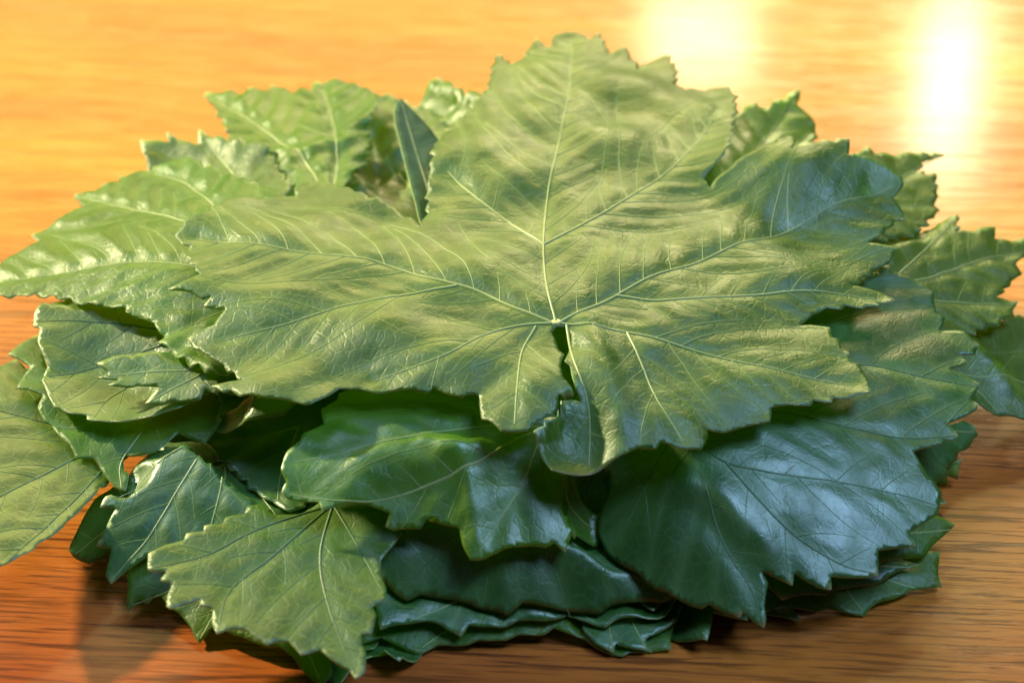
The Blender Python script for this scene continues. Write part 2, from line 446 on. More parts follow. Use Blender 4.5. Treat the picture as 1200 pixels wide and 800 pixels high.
def build_leaf(label, outline, ctrl, veins, top=GREEN, step=1.0, quilt=0.45, bumps=(), ridges=(), masked=(), saw=None, plain=False, wave=0.35,
               vein_mat=VEIN, side=True, group='grape leaves heaped in the pile', pixel=True, zplate=None, seed=0,
               vein_w=0.27, side_gap=7.0, tips=True, stub=False, label_word='leaf', show_veins=True):
    """outline / veins: photograph points carried down their sight lines on to the leaf's own curved surface"""
    global CEIL
    ceil = CEIL.copy()
    if pixel:
        c = np.array(ctrl, float); plate = Plate(at_z(c[:, :2], c[:, 2]), c[:, 2])
    else:
        plate = zplate
    bl = [(at_z([(p[0], p[1])], [p[2]])[0], p[3], p[4]) for p in bumps]
    ml = [(at_z([m[:2]], [m[2]])[0], m[3], m[4], at_z(np.array(m[5], float), np.full(len(m[5]), m[2])), None) for m in masked]
    rl = []
    for pts, z, amp, wid in ridges:
        P = smooth_line(at_z(np.array(pts, float), np.full(len(pts), z)), 1.0)
        rl.append((np.c_[P[:-1], P[1:]], amp, wid))

    def surf(X):
        z = plate(X)
        for cpos, rad, amp in bl: z = z + amp * np.exp(-((X - cpos) ** 2).sum(1) / rad ** 2)
        for sg, amp, wid in rl: z = z + amp * np.exp(-(seg_dist(X, sg)[0] / wid) ** 2)
        for cpos, rad, amp, pa, pb in ml: z = z + amp * np.exp(-((X - cpos) ** 2).sum(1) / rad ** 2) * ~inside(X, pa)
        return z + wave * smooth_noise(X, seed + 11, 26.0)

    def drop(px):
        px = np.asarray(px, float)
        zs = np.linspace(58, -6, 129); prev = None; res = np.full(len(px), np.nan)
        lo = np.zeros(len(px)); hi = np.zeros(len(px))
        for z in zs:
            g = surf(at_z(px, np.full(len(px), z))) - z
            if prev is not None:
                hit = np.isnan(res) & (g >= 0) & (prev < 0)
                lo[hit] = z; hi[hit] = z + 0.5; res[hit] = 0
            prev = g
        miss = np.isnan(res)
        for _ in range(8):
            mid = 0.5 * (lo + hi); g = surf(at_z(px, mid)) - mid
            lo = np.where(g >= 0, mid, lo); hi = np.where(g >= 0, hi, mid)
        z = 0.5 * (lo + hi)
        if miss.any():
            z[miss] = 20.0; zz = plate(at_z(px, z)); z[miss] = zz[miss]
        return at_z(px, z)

    op = drop(outline) if pixel else np.asarray(outline, float)
    if saw: op = serrate(op, *saw, seed)
    elif pixel and not plain: op = fine_teeth(op, seed)
    O, teeth = round_outline(op, step)
    # veins ---------------------------------------------------------------
    prim = [smooth_line(drop(v) if pixel else np.asarray(v, float), 1.2) for v in veins]
    psegs = [np.c_[p[:-1], p[1:]] for p in prim]
    rr = np.random.default_rng(seed + 5)
    grown = np.full((1, 2), 1e6); sides = [[] for _ in prim]; O2 = np.roll(O, -1, 0)
    if side:
        for k, p in enumerate(prim):
            others = Near([s for j, s in enumerate(prim) if j != k]) if len(prim) > 1 else None; own = Near([p])
            ln = len(p) * 1.2; s = side_gap * 0.8; sgn = 1 if rr.random() < 0.5 else -1
            while s < ln - 4:
                i = min(len(p) - 2, int(s / 1.2)); T = p[i + 1] - p[i]; T = T / (np.linalg.norm(T) + 1e-9)
                for sg in (sgn, -sgn):
                    a = sg * R(rr.uniform(44, 56)); d = np.array([T[0] * math.cos(a) - T[1] * math.sin(a), T[0] * math.sin(a) + T[1] * math.cos(a)])
                    q = p[max(0, i + (0 if sg == sgn else int(rr.uniform(1, 3))) - 0)] if i + 3 < len(p) else p[i]
                    q = q.copy(); path = [q.copy()]
                    for _ in range(60):
                        ca = -sg * R(1.1 + rr.normal(0, 1.6)); d = np.array([d[0] * math.cos(ca) - d[1] * math.sin(ca), d[0] * math.sin(ca) + d[1] * math.cos(ca)])
                        q = q + d * 1.1
                        if not inside1(q, O, O2): break
                        if others:
                            do = others(q[None])[0]; ds = own(q[None])[0]
                            if do < ds * 0.45 or do < 1.2: break
                        if len(path) > 2 and ((grown - q) ** 2).sum(1).min() < 0.7: break
                        path.append(q.copy())
                    if len(path) > 3: sides[k].append(np.array(path)); grown = np.vstack([grown, path])
                s += side_gap * rr.uniform(0.8, 1.25)
    nall = Near(prim + [p for ps in sides for p in ps]); nprim = Near(prim); nrim = Near([np.vstack([O, O[:1]])])

    def final(X):
        z = surf(X)
        if len(prim):
            d = nall(X); dp = nprim(X)
            z = z + quilt * (1 - np.exp(-(d / 2.2) ** 2)) - quilt * 0.7 * np.exp(-(dp / 1.6) ** 2)
        z = z + quilt * 0.35 * smooth_noise(X, seed + 3, 6.5)
        m = ceil_at(X, ceil) - 0.75
        z = np.where(z > m, m, z)
        return np.maximum(z, 0.55)

    # blade mesh ---------------------------------------------------------
    lo, hi = O.min(0), O.max(0); h = step
    gx, gy = np.meshgrid(np.arange(lo[0], hi[0], h), np.arange(lo[1], hi[1], h * 0.866))
    gx = gx + (np.arange(gx.shape[0]) % 2)[:, None] * h / 2
    G = np.c_[gx.ravel(), gy.ravel()] + rng.uniform(-.12, .12, (gx.size, 2)) * h
    G = G[inside(G, O)]
    G = G[nrim(G) > 0.5 * h]
    allp = np.vstack([O, G]); n = len(O)
    r = delaunay_2d_cdt([Vector(p) for p in allp], [(i, (i + 1) % n) for i in range(n)], [list(range(n))], 1, 1e-6)
    P = np.array([tuple(v) for v in r[0]]); T = [tuple(f) for f in r[2]]
    T = [t if np.cross(P[t[1]] - P[t[0]], P[t[2]] - P[t[0]]) > 0 else t[::-1] for t in T]
    Ta = np.array(T); keep = inside(P[Ta].mean(1), O); T = [t for t, k in zip(T, keep) if k]; Ta = np.array(T)
    z = final(P); nv = len(P)
    # normals for the thickness
    P3 = np.c_[P, z]; nr = np.zeros_like(P3)
    fn = np.cross(P3[Ta[:, 1]] - P3[Ta[:, 0]], P3[Ta[:, 2]] - P3[Ta[:, 0]])
    for k in range(3): np.add.at(nr, Ta[:, k], fn)
    nr /= np.linalg.norm(nr, axis=1)[:, None] + 1e-12
    ed = nrim(P)
    th = np.where(ed < 0.3, 0.16, 0.26)
    B3 = P3 - nr * th[:, None]; B3[:, 2] = np.maximum(B3[:, 2], 0.12)
    cnt = {}
    for t in T:
        for a, b in ((t[0], t[1]), (t[1], t[2]), (t[2], t[0])):
            cnt[(a, b)] = 1
    rim = [(a, b) for (a, b) in cnt if (b, a) not in cnt]
    faces = T + [(t[2] + nv, t[1] + nv, t[0] + nv) for t in T] + [(b, a, a + nv, b + nv) for a, b in rim]
    mid = P3.mean(0); base = np.array([mid[0], mid[1], P3[:, 2].min()])
    root = bpy.data.objects.new('grape_leaf', None); COL.objects.link(root); root.location = base / 1000.0
    root.empty_display_size = 0.01
    root['label'] = label; root['category'] = 'leaf'; root['group'] = group
    me = bpy.data.meshes.new('blade')
    V3 = (np.vstack([P3, B3]) - base) / 1000.0
    me.from_pydata(V3.tolist(), [], faces)
    for mt in (top, UNDER, RIM): me.materials.append(mt)
    mi = np.r_[np.zeros(len(T), int), np.ones(len(T), int), np.full(len(rim), 2)]
    me.polygons.foreach_set('material_index', mi)
    sm = np.r_[np.ones(2 * len(T), bool), np.zeros(len(rim), bool)]
    me.polygons.foreach_set('use_smooth', sm)
    uvl = me.uv_layers.new(name='flat')
    vi = np.zeros(len(me.loops), int); me.loops.foreach_get('vertex_index', vi)
    c0, s0 = math.cos(seed * 1.7), math.sin(seed * 1.7)
    flat = np.c_[P[:, 0] * c0 - P[:, 1] * s0, P[:, 0] * s0 + P[:, 1] * c0] / 10.0 + seed * 3.7
    flat = np.vstack([flat, flat])
    uvl.data.foreach_set('uv', flat[vi].ravel())
    vd = nall(P); pd = nprim(P)
    vm = np.maximum(np.exp(-(vd / 0.9) ** 2), np.exp(-(pd / 2.2) ** 2))
    at = me.attributes.new('vein', 'FLOAT', 'POINT'); at.data.foreach_set('value', np.r_[vm, vm].astype(np.float32))
    tm = np.zeros(nv)
    if len(teeth) and tips:
        td = np.sqrt(((P[:, None, :] - teeth[None]) ** 2).sum(2)).min(1)
        tm = 0.9 * np.exp(-(td / 0.85) ** 2)
    at = me.attributes.new('tip', 'FLOAT', 'POINT'); at.data.foreach_set('value', np.r_[tm, tm].astype(np.float32))
    me.update()
    o = bpy.data.objects.new('blade', me); COL.objects.link(o); o.parent = root
    # rib meshes: one for each main vein with the side veins that leave it
    if show_veins:
        for k, p in enumerate(prim):
            ps = [p] + sides[k]
            ws = [(vein_w, 0.10)] + [(0.10 * vein_w / 0.27, 0.045)] * len(sides[k])
            V, F = tube(ps, final, ws, 0.8)
            if not F: continue
            vm_ = bpy.data.meshes.new('vein')
            vm_.from_pydata(((np.array(V) - base) / 1000.0).tolist(), [], F)
            vm_.materials.append(vein_mat); vm_.materials.append(vein_mat if vein_mat is VEIND else SIDE)
            mi = np.ones(len(F), int); mi[:4 * (len(p) - 1)] = 0; vm_.polygons.foreach_set('material_index', mi); vm_.polygons.foreach_set('use_smooth', np.ones(len(F), bool)); vm_.update()
            vo = bpy.data.objects.new('vein', vm_); COL.objects.link(vo); vo.parent = root
    if stub is not False:                                  # the cut end of the stalk where the main veins meet
        c = (drop([stub]) if pixel else np.array([stub]))[0]; zc = final(c[None])[0]; V, F = [], []
        for k, (rr_, hz) in enumerate(((0.95, -0.2), (0.85, 0.12), (0.6, 0.25), (0.3, 0.2))):
            for a in range(12):
                t = 2 * math.pi * a / 12; V.append((c[0] + rr_ * math.cos(t) * 1.15, c[1] + rr_ * math.sin(t), zc + hz))
        for k in range(3):
            for a in range(12): F.append((12 * k + a, 12 * k + (a + 1) % 12, 12 * k + 12 + (a + 1) % 12, 12 * k + 12 + a))
        F.append(tuple(range(36, 48)))
        sme = bpy.data.meshes.new('petiole_stub'); sme.from_pydata(((np.array(V) - base) / 1000.0).tolist(), [], F); sme.materials.append(STUB)
        sme.polygons.foreach_set('use_smooth', np.ones(len(F), bool)); so = bpy.data.objects.new('petiole_stub', sme); COL.objects.link(so); so.parent = root
    # lowers the ceiling for the leaves that lie under this one
    lower_ceiling(P, B3[:, 2])
    return root, final, base


# ------------------------------------------------------------------ the leaves one can trace, topmost first
LEAVES = []
A = dict(
    label='large pale green five lobed leaf lying on top of the whole pile',
    outline=[(493, 266), (501, 250), (502, 222), (505, 198), (509, 174), (530, 146), (552, 128), (572, 104), (577, 84), (584, 66),
             (598, 75), (611, 71), (619, 58), (629, 48), (640, 55), (646, 54), (651, 42), (670, 38), (692, 45), (700, 40), (709, 52), (716, 62), (731, 55), (740, 70), (748, 81), (765, 73), (781, 66),
             (790, 82), (793, 100), (803, 106), (826, 108), (852, 104), (860, 112), (862, 129), (857, 154), (850, 176), (838, 192), (827, 209), (832, 219), (856, 197), (884, 178), (927, 161), (929, 174),
             (960, 168), (994, 165), (995, 181), (1026, 188), (1042, 197), (1056, 209), (1050, 232), (1060, 252), (1038, 269), (1019, 284), (1036, 287), (1050, 291), (1045, 304), (1022, 318), (999, 335), (1024, 341), (1048, 352), (1016, 359),
             (969, 361), (952, 370), (938, 381), (970, 385), (976, 396), (998, 424), (1016, 445), (1018, 459), (1002, 464), (955, 470), (930, 475), (906, 479), (901, 493), (880, 500), (859, 504), (829, 504),
             (820, 525), (798, 526), (775, 520), (748, 525), (725, 535), (708, 548), (690, 557), (668, 557), (648, 551), (637, 540), (630, 522), (626, 507), (638, 500), (657, 491), (662, 472), (679, 469), (672, 445), (668, 427),
             (666, 412), (669, 402), (669, 391), (662, 383), (652, 383), (648, 390), (651, 400), (655, 411), (657, 426), (660, 443), (670, 462), (656, 464), (651, 485), (633, 493), (616, 503), (589, 503), (572, 493), (562, 476), (560, 463), (548, 464), (521, 461),
             (508, 455), (480, 458), (454, 459), (420, 457), (398, 458), (384, 465), (365, 474), (337, 469), (312, 467), (290, 464), (250, 454), (268, 448), (285, 444), (262, 428), (246, 420), (234, 412), (222, 398), (250, 380),
             (262, 363), (240, 359), (247, 349), (222, 344), (200, 340), (220, 328), (234, 320), (222, 304), (222, 290), (208, 276), (216, 262), (242, 247), (278, 232), (312, 234), (346, 231), (354, 215), (378, 215), (400, 220), (434, 233), (457, 243), (474, 256)],
    ctrl=[(650, 380, 40.5), (640, 285, 42.5), (655, 170, 44.5), (668, 100, 45), (670, 40, 42), (590, 75, 42), (572, 108, 43), (530, 150, 43.5), (515, 195, 43.5), (512, 250, 42), (494, 264, 39),
          (740, 72, 42), (790, 90, 41), (855, 108, 41.5), (858, 150, 42), (828, 213, 40), (750, 170, 44), (740, 250, 42), (800, 250, 40.5),
          (884, 180, 46), (927, 165, 49.5), (994, 170, 48.5), (1050, 208, 44), (900, 215, 43.5), (980, 205, 43), (850, 285, 39.5), (950, 250, 38.5), (1020, 232, 38), (1058, 253, 36), (1020, 284, 36), (1048, 296, 34.5), (1000, 334, 35), (1046, 352, 32.5), (970, 362, 34.5), (940, 380, 35),
          (930, 320, 38), (820, 370, 39), (880, 420, 36), (1016, 450, 33), (955, 470, 32.5), (900, 485, 32), (860, 502, 31.5), (822, 523, 31), (760, 450, 37), (740, 527, 31.5), (690, 556, 30.5), (640, 543, 31), (655, 480, 34.5),
          (655, 400, 39), (600, 430, 38.2), (640, 430, 40), (640, 475, 39), (590, 470, 36), (615, 500, 36.5), (564, 475, 34.5), (520, 455, 35.5), (450, 456, 35), (400, 456, 34.5), (366, 473, 33), (290, 463, 32.5), (252, 454, 32), (300, 425, 34.5), (262, 416, 33.5), (235, 410, 33), (202, 340, 36), (235, 320, 38), (222, 285, 38.5),
          (280, 238, 38.5), (350, 222, 37), (350, 250, 40), (400, 222, 38), (400, 250, 40.5), (470, 258, 39.5), (500, 330, 41), (400, 310, 40), (300, 300, 39.5), (350, 375, 38), (450, 400, 38.5), (550, 400, 39.5), (290, 360, 37.5)],
    veins=[[(652, 378), (641, 335), (637, 285), (641, 235), (654, 172), (667, 110), (671, 46)], [(637, 285), (690, 258), (745, 225), (800, 184), (845, 125)], [(637, 285), (600, 262), (560, 232), (525, 200)],
           [(654, 378), (690, 360), (735, 338), (800, 312), (870, 283), (950, 255), (1046, 218)], [(656, 378), (690, 377), (735, 388), (800, 405), (880, 425), (1000, 450)], [(735, 388), (752, 425), (772, 470), (800, 515)], [(720, 345), (790, 350), (880, 345), (960, 340), (1030, 350)],
           [(648, 378), (605, 360), (560, 340), (505, 325), (440, 305), (340, 292), (232, 280)], [(535, 333), (470, 345), (400, 358), (330, 380), (262, 398)], [(648, 378), (610, 380), (570, 390), (520, 415), (440, 445)], [(628, 381), (612, 410), (606, 450), (603, 495)], [(664, 379), (672, 420), (690, 480), (690, 545)]],
    stub=(652, 376), top=GREEN, step=0.75, quilt=0.32, vein_w=0.30, side_gap=6.0, wave=1.6,
    bumps=[(578, 455, 35, 4, -1.0), (380, 360, 38, 10, -0.8)],
    masked=[(668, 498, 36, 7.5, -3.6, [(540, 395), (660, 395), (662, 425), (666, 443), (676, 466), (660, 468), (655, 489), (636, 497), (616, 510), (540, 525)])],
    ridges=[([(690, 400), (705, 440), (722, 480), (728, 520)], 36, 1.3, 2.6), ([(600, 200), (640, 260)], 43, -0.9, 5.0), ([(560, 130), (600, 210)], 43, 0.8, 6.0)])
LEAVES.append(A)

LEAVES.append(dict(
    label='narrow dark upright leaf fold beside the notch at the left of the top leaf',
    outline=[(492, 262), (487, 240), (478, 205), (468, 165), (462, 136), (465, 120), (470, 116), (484, 130), (499, 145), (520, 175), (535, 225), (525, 265), (505, 275)],
    ctrl=[(469, 120, 41), (464, 140, 40.5), (484, 220, 38), (490, 260, 37), (498, 148, 38), (520, 190, 35), (520, 255, 35)], plain=True, tips=False,
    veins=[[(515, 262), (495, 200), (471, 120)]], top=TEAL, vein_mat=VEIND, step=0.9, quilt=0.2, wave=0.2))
LEAVES.append(dict(
    label='front right leaf with a blue sheen drooping over the stack to the table',
    outline=[(723, 521), (715, 533), (709, 546), (714, 560), (713, 578), (706, 594), (701, 608), (701, 625), (708, 642), (718, 655), (731, 665), (742, 670), (753, 677), (766, 690), (783, 696), (797, 704), (810, 711), (822, 714), (830, 710), (848, 719), (866, 723), (871, 718), (883, 728), (895, 733), (898, 722), (896, 708), (893, 671),
             (910, 678), (928, 684), (931, 673), (945, 682), (959, 690), (973, 690), (975, 677), (995, 677), (1012, 676), (1027, 672), (1032, 648), (1055, 642), (1072, 638), (1068, 625), (1085, 612), (1099, 603), (1101, 594), (1102, 578), (1096, 567), (1086, 555), (1075, 531), (1094, 522), (1122, 509), (1113, 497), (1131, 488), (1146, 474), (1140, 468), (1145, 457), (1146, 449),
             (1130, 440), (1117, 433), (1131, 422), (1123, 416), (1145, 410), (1146, 405), (1128, 391), (1104, 387), (1105, 374), (1097, 364), (1094, 350), (1094, 344), (1073, 329), (1066, 325), (1045, 318), (1042, 312), (1010, 326), (960, 320), (900, 330), (840, 360), (790, 400), (740, 440)],
    ctrl=[(740, 460, 30), (850, 380, 32), (950, 340, 32), (1042, 315, 32), (1092, 346, 30.5), (1075, 360, 28), (1104, 378, 27), (1145, 407, 25.5), (1118, 433, 26), (1146, 455, 24.5), (1122, 509, 22), (1076, 530, 22.5), (1000, 420, 29.5), (950, 480, 28), (880, 520, 26.5), (1000, 540, 23.5), (1101, 592, 17), (1068, 625, 15.5), (1027, 672, 12.5), (973, 690, 12), (960, 600, 20), (932, 674, 12.5), (897, 731, 8), (866, 722, 8), (800, 704, 7), (740, 670, 10), (702, 620, 14), (713, 578, 19), (723, 521, 25), (800, 555, 24.5), (870, 590, 22.5), (920, 560, 23.5), (850, 650, 16.5), (780, 630, 18), (900, 650, 15)],
    veins=[[(800, 490), (840, 535), (900, 552), (990, 565), (1060, 580), (1100, 592)], [(850, 540), (885, 580), (930, 625), (985, 660), (1024, 671)], [(800, 490), (830, 580), (850, 640), (880, 690), (894, 730)], [(800, 490), (900, 480), (1000, 500), (1060, 512), (1120, 509)], [(800, 490), (900, 440), (1000, 425), (1080, 440), (1144, 452)], [(800, 490), (760, 560), (730, 620), (712, 640)]],
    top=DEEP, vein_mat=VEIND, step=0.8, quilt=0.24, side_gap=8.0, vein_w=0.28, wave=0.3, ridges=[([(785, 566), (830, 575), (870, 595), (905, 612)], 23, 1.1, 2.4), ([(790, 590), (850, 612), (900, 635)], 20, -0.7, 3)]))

LEAVES.append(dict(
    label='folded leaf jutting out at front centre under the top leaf, its left corner bright green',
    outline=[(329, 551), (334, 534), (337, 528), (352, 517), (377, 496), (379, 482), (395, 470), (430, 440), (500, 430), (580, 440), (640, 470), (670, 510), (676, 545), (684, 562), (700, 574), (727, 583), (736, 591), (730, 599), (705, 603), (679, 608), (668, 632), (662, 646), (650, 640), (620, 640), (597, 643), (580, 650), (568, 655), (553, 654), (543, 642), (536, 622), (518, 615), (499, 612), (472, 620), (461, 622), (453, 618), (455, 604), (440, 594), (425, 588), (402, 590), (379, 597), (372, 588), (363, 587), (338, 584), (331, 576), (334, 565)],
    ctrl=[(329, 551, 25.5), (337, 528, 26.5), (377, 490, 28), (400, 470, 29), (450, 500, 29.5), (600, 505, 30), (520, 520, 30), (440, 520, 29), (380, 560, 25.5), (338, 584, 21.5), (363, 586, 21), (425, 589, 21.5), (453, 618, 18.5), (553, 654, 16), (500, 612, 19.5), (662, 645, 16), (568, 600, 21), (505, 555, 25), (600, 560, 24.5), (680, 608, 19), (735, 592, 18), (684, 562, 21.5), (640, 530, 26.5), (450, 450, 30), (560, 450, 31)],
    veins=[[(640, 500), (615, 560), (590, 600), (562, 645)], [(640, 500), (560, 540), (480, 575), (400, 585), (340, 578)], [(640, 500), (660, 560), (690, 585), (733, 592)], [(640, 500), (550, 500), (450, 515), (345, 540)]],
    top=GLOSSY, vein_mat=VEIN, step=0.8, quilt=0.4, ridges=[([(335, 575), (400, 556), (450, 530), (505, 536), (560, 532), (612, 524)], 28, 1.1, 3.4), ([(500, 548), (540, 560), (560, 610)], 23, 0.9, 2.0), ([(520, 552), (560, 548)], 24, 0.8, 1.6)]))

LEAVES.append(dict(
    label='broad bright green leaf at the left with its tip running out of the frame',
    outline=[(215, 185), (177, 200), (158, 203), (141, 207), (138, 213), (122, 216), (111, 223), (89, 228), (97, 241), (73, 255), (58, 266), (39, 277), (43, 285), (25, 294), (0, 310), (-22, 318), (-38, 332), (-20, 340), (0, 347), (40, 346), (80, 349), (88, 356), (120, 359), (147, 361), (148, 367), (165, 373), (181, 379), (192, 393), (187, 402), (200, 411), (216, 421), (248, 437), (300, 440), (380, 400), (420, 330), (380, 260), (320, 225), (265, 205)],
    ctrl=[(215, 185, 32), (177, 200, 29), (140, 210, 28), (90, 228, 26), (40, 280, 24), (-38, 332, 22), (0, 346, 23.5), (88, 355, 27), (148, 365, 29), (190, 396, 29), (215, 419, 28.5), (248, 436, 29), (200, 300, 33.5), (120, 290, 30), (280, 300, 35), (300, 420, 31), (230, 240, 33), (160, 340, 30.5), (380, 300, 36)],
    veins=[[(330, 340), (250, 315), (160, 305), (60, 320), (-30, 333)], [(330, 340), (260, 280), (190, 250), (140, 240), (92, 230)], [(330, 340), (270, 260), (220, 215), (180, 202)], [(330, 340), (270, 360), (210, 385), (192, 393)]],
    top=FRESH, step=0.9, quilt=0.6, wave=0.7, side_gap=6.0, ridges=[([(215, 418), (248, 436)], 29, 0.8, 1.5)]))

LEAVES.append(dict(
    label='leaf with three dark pointed teeth behind the broad left leaf',
    outline=[(178, 206), (171, 186), (166, 165), (182, 164), (197, 166), (196, 157), (212, 164), (231, 169), (234, 154), (250, 161), (270, 164), (310, 170), (340, 220), (320, 270), (260, 280), (210, 250)],
    ctrl=[(166, 166, 31), (197, 158, 32), (234, 155, 33), (270, 163, 33), (200, 195, 26.5), (240, 195, 28), (178, 206, 27), (310, 200, 32), (300, 260, 32), (230, 240, 29)],
    veins=[[(300, 250), (250, 210), (205, 185), (170, 168)], [(300, 250), (275, 205), (240, 160)]], top=GREEN, step=1.2, quilt=0.5))

LEAVES.append(dict(
    label='wrinkled light green leaf at the back left behind the top leaf',
    outline=[(241, 110), (262, 111), (284, 110), (293, 106), (314, 108), (319, 103), (344, 108), (368, 108), (372, 97), (382, 95), (409, 98), (423, 103), (446, 116), (438, 132), (430, 150), (436, 172), (424, 196), (404, 215), (396, 245), (370, 262), (340, 262), (310, 240), (285, 200), (271, 166), (265, 152), (254, 132)],
    ctrl=[(243, 111, 28), (320, 104, 30), (378, 97, 30.5), (410, 99, 31), (446, 116, 32), (330, 180, 33), (400, 160, 33.5), (260, 145, 29), (271, 165, 30), (425, 190, 32), (350, 230, 34)],
    veins=[[(385, 240), (360, 190), (310, 150), (246, 112)], [(385, 240), (395, 190), (390, 140), (378, 98)], [(385, 240), (340, 215), (300, 190), (275, 170)]],
    top=FRESH, step=1.0, quilt=1.1, wave=0.9, side_gap=6.0, ridges=[([(300, 190), (350, 178), (420, 165)], 33, 1.4, 3.0), ([(440, 150), (450, 215)], 33, -2.0, 3.5)]))

LEAVES.append(dict(
    label='crumpled leaf low in the gap left of the upright fold of the top leaf',
    outline=[(395, 104), (423, 103), (437, 108), (445, 113), (455, 112), (470, 119), (510, 135), (560, 190), (530, 270), (450, 300), (380, 280), (370, 200)],
    ctrl=[(400, 105, 27), (445, 113, 26.5), (470, 119, 27), (440, 150, 25), (455, 175, 28), (430, 210, 26), (470, 220, 23), (480, 250, 27), (530, 190, 30), (450, 280, 30), (390, 240, 28)],
    veins=[[(500, 250), (460, 200), (430, 150), (420, 106)], [(500, 250), (480, 180), (468, 122)]], top=GREEN, step=1.0, quilt=1.0, wave=1.4, side_gap=6, ridges=[([(400, 190), (440, 180), (490, 170)], 27, 2.0, 2.4), ([(420, 230), (470, 205), (490, 235)], 26, 2.0, 2.2), ([(440, 150), (445, 215)], 26, -2.5, 2.6)]))
LEAVES.append(dict(
    label='blurred small leaf edge rising behind the left side of the top leaf',
    outline=[(462, 130), (477, 116), (490, 104), (499, 98), (513, 94), (525, 96), (532, 103), (545, 106), (562, 111), (600, 130), (620, 190), (580, 250), (520, 240), (480, 190)],
    ctrl=[(490, 104, 31), (514, 95, 31), (562, 111, 34), (550, 180, 36), (480, 180, 33), (600, 200, 37), (520, 130, 34)],
    veins=[[(570, 230), (545, 170), (515, 98)]], top=FRESH, step=1.2, quilt=0.6))

LEAVES.append(dict(
    label='leaf with a blue tinted point at the back right of the top leaf',
    outline=[(840, 150), (862, 135), (870, 131), (886, 122), (890, 126), (901, 125), (921, 115), (936, 104), (938, 112), (936, 123), (947, 134), (956, 146), (956, 156), (951, 168), (945, 200), (900, 250), (830, 260), (790, 220), (800, 170)],
    ctrl=[(936, 106, 34), (888, 123, 34), (862, 136, 34), (880, 150, 31), (955, 147, 29), (952, 166, 29), (900, 165, 31.5), (850, 210, 34), (900, 230, 34)],
    veins=[[(840, 230), (880, 180), (934, 108)], [(840, 230), (900, 190), (954, 150)]], top=GLOSSY, vein_mat=VEIND, step=1.1, quilt=0.5))

LEAVES.append(dict(
    label='leaf with a thin hooked tip at the right back, against the window glare',
    outline=[(985, 190), (1004, 184), (1017, 174), (1026, 182), (1050, 182), (1075, 180), (1106, 181), (1094, 185), (1081, 190), (1072, 200), (1082, 200), (1085, 206), (1096, 205), (1098, 226), (1096, 252), (1070, 275), (1010, 290), (950, 270), (950, 215)],
    ctrl=[(1017, 176, 31), (1106, 181, 27), (1075, 198, 26.5), (1096, 250, 24.5), (1040, 215, 28), (1000, 260, 31), (960, 230, 32)],
    veins=[[(980, 250), (1040, 215), (1100, 182)], [(980, 250), (1040, 240), (1094, 240)]], top=GREEN, step=1.1, quilt=0.5))

LEAVES.append(dict(
    label='small toothed lobe resting in the curled leaf at the left',
    outline=[(116, 426), (133, 418), (155, 417), (181, 413), (205, 405), (250, 400), (300, 410), (320, 440), (280, 462), (240, 458), (234, 467), (225, 470), (200, 471), (172, 471), (184, 455), (160, 452), (128, 452), (138, 445), (116, 441), (126, 436)],
    ctrl=[(116, 427, 26.5), (117, 441, 25.5), (129, 451, 25), (173, 470, 24.5), (236, 460, 26), (180, 432, 27.5), (220, 418, 28), (300, 420, 29), (235, 435, 28)],
    veins=[[(300, 430), (230, 432), (170, 435), (119, 440)], [(250, 432), (210, 450), (176, 469)]], top=GREEN, step=0.9, quilt=0.3))

LEAVES.append(dict(
    label='leaf curled up like a bowl at the left edge of the pile',
    outline=[(40, 369), (46, 386), (44, 400), (50, 415), (56, 430), (52, 451), (57, 464), (71, 478), (83, 485), (101, 487), (103, 491), (125, 494), (156, 492), (188, 485), (219, 472), (255, 450), (270, 400), (230, 350), (160, 330), (90, 335), (55, 350)],
    ctrl=[(40, 370, 25.5), (48, 400, 24), (54, 430, 22.5), (56, 462, 22), (83, 485, 21), (125, 494, 21), (188, 485, 23), (219, 472, 24.5), (105, 452, 18.5), (160, 462, 19.5), (90, 410, 22.5), (150, 400, 24), (100, 370, 26), (240, 420, 27), (230, 360, 29)],
    veins=[[(230, 390), (170, 410), (110, 430), (58, 440)], [(230, 390), (180, 430), (130, 465), (110, 488)], [(230, 390), (150, 380), (90, 375), (45, 376)]], top=GREEN, vein_mat=VEIND, step=0.9, quilt=0.25, side_gap=9))

LEAVES.append(dict(
    label='yellow green leaf rim below the bowl shaped leaf at the left',
    outline=[(12, 416), (24, 404), (44, 394), (52, 420), (56, 432), (90, 400), (200, 410), (260, 470), (252, 505), (240, 519), (226, 516), (209, 510), (194, 520), (184, 528), (173, 533), (159, 535), (144, 533), (145, 550), (146, 573), (134, 570), (122, 556), (113, 541), (108, 537), (91, 535), (83, 524), (70, 511), (60, 497), (44, 478), (48, 465), (35, 458), (21, 455), (24, 446), (33, 431), (25, 424)],
    ctrl=[(14, 416, 20), (44, 395, 21.5), (33, 430, 20.5), (22, 455, 19), (48, 465, 19.5), (60, 497, 18), (90, 535, 16.5), (111, 538, 16.5), (134, 534, 16.5), (159, 535, 17), (194, 520, 18), (209, 510, 19), (145, 572, 13.5), (130, 500, 17.5), (250, 500, 20), (100, 470, 18), (200, 440, 21)],
    veins=[[(200, 460), (140, 480), (90, 500), (62, 498)], [(200, 460), (170, 500), (142, 540), (142, 570)]], top=FRESH, step=0.9, quilt=0.25, side_gap=9))

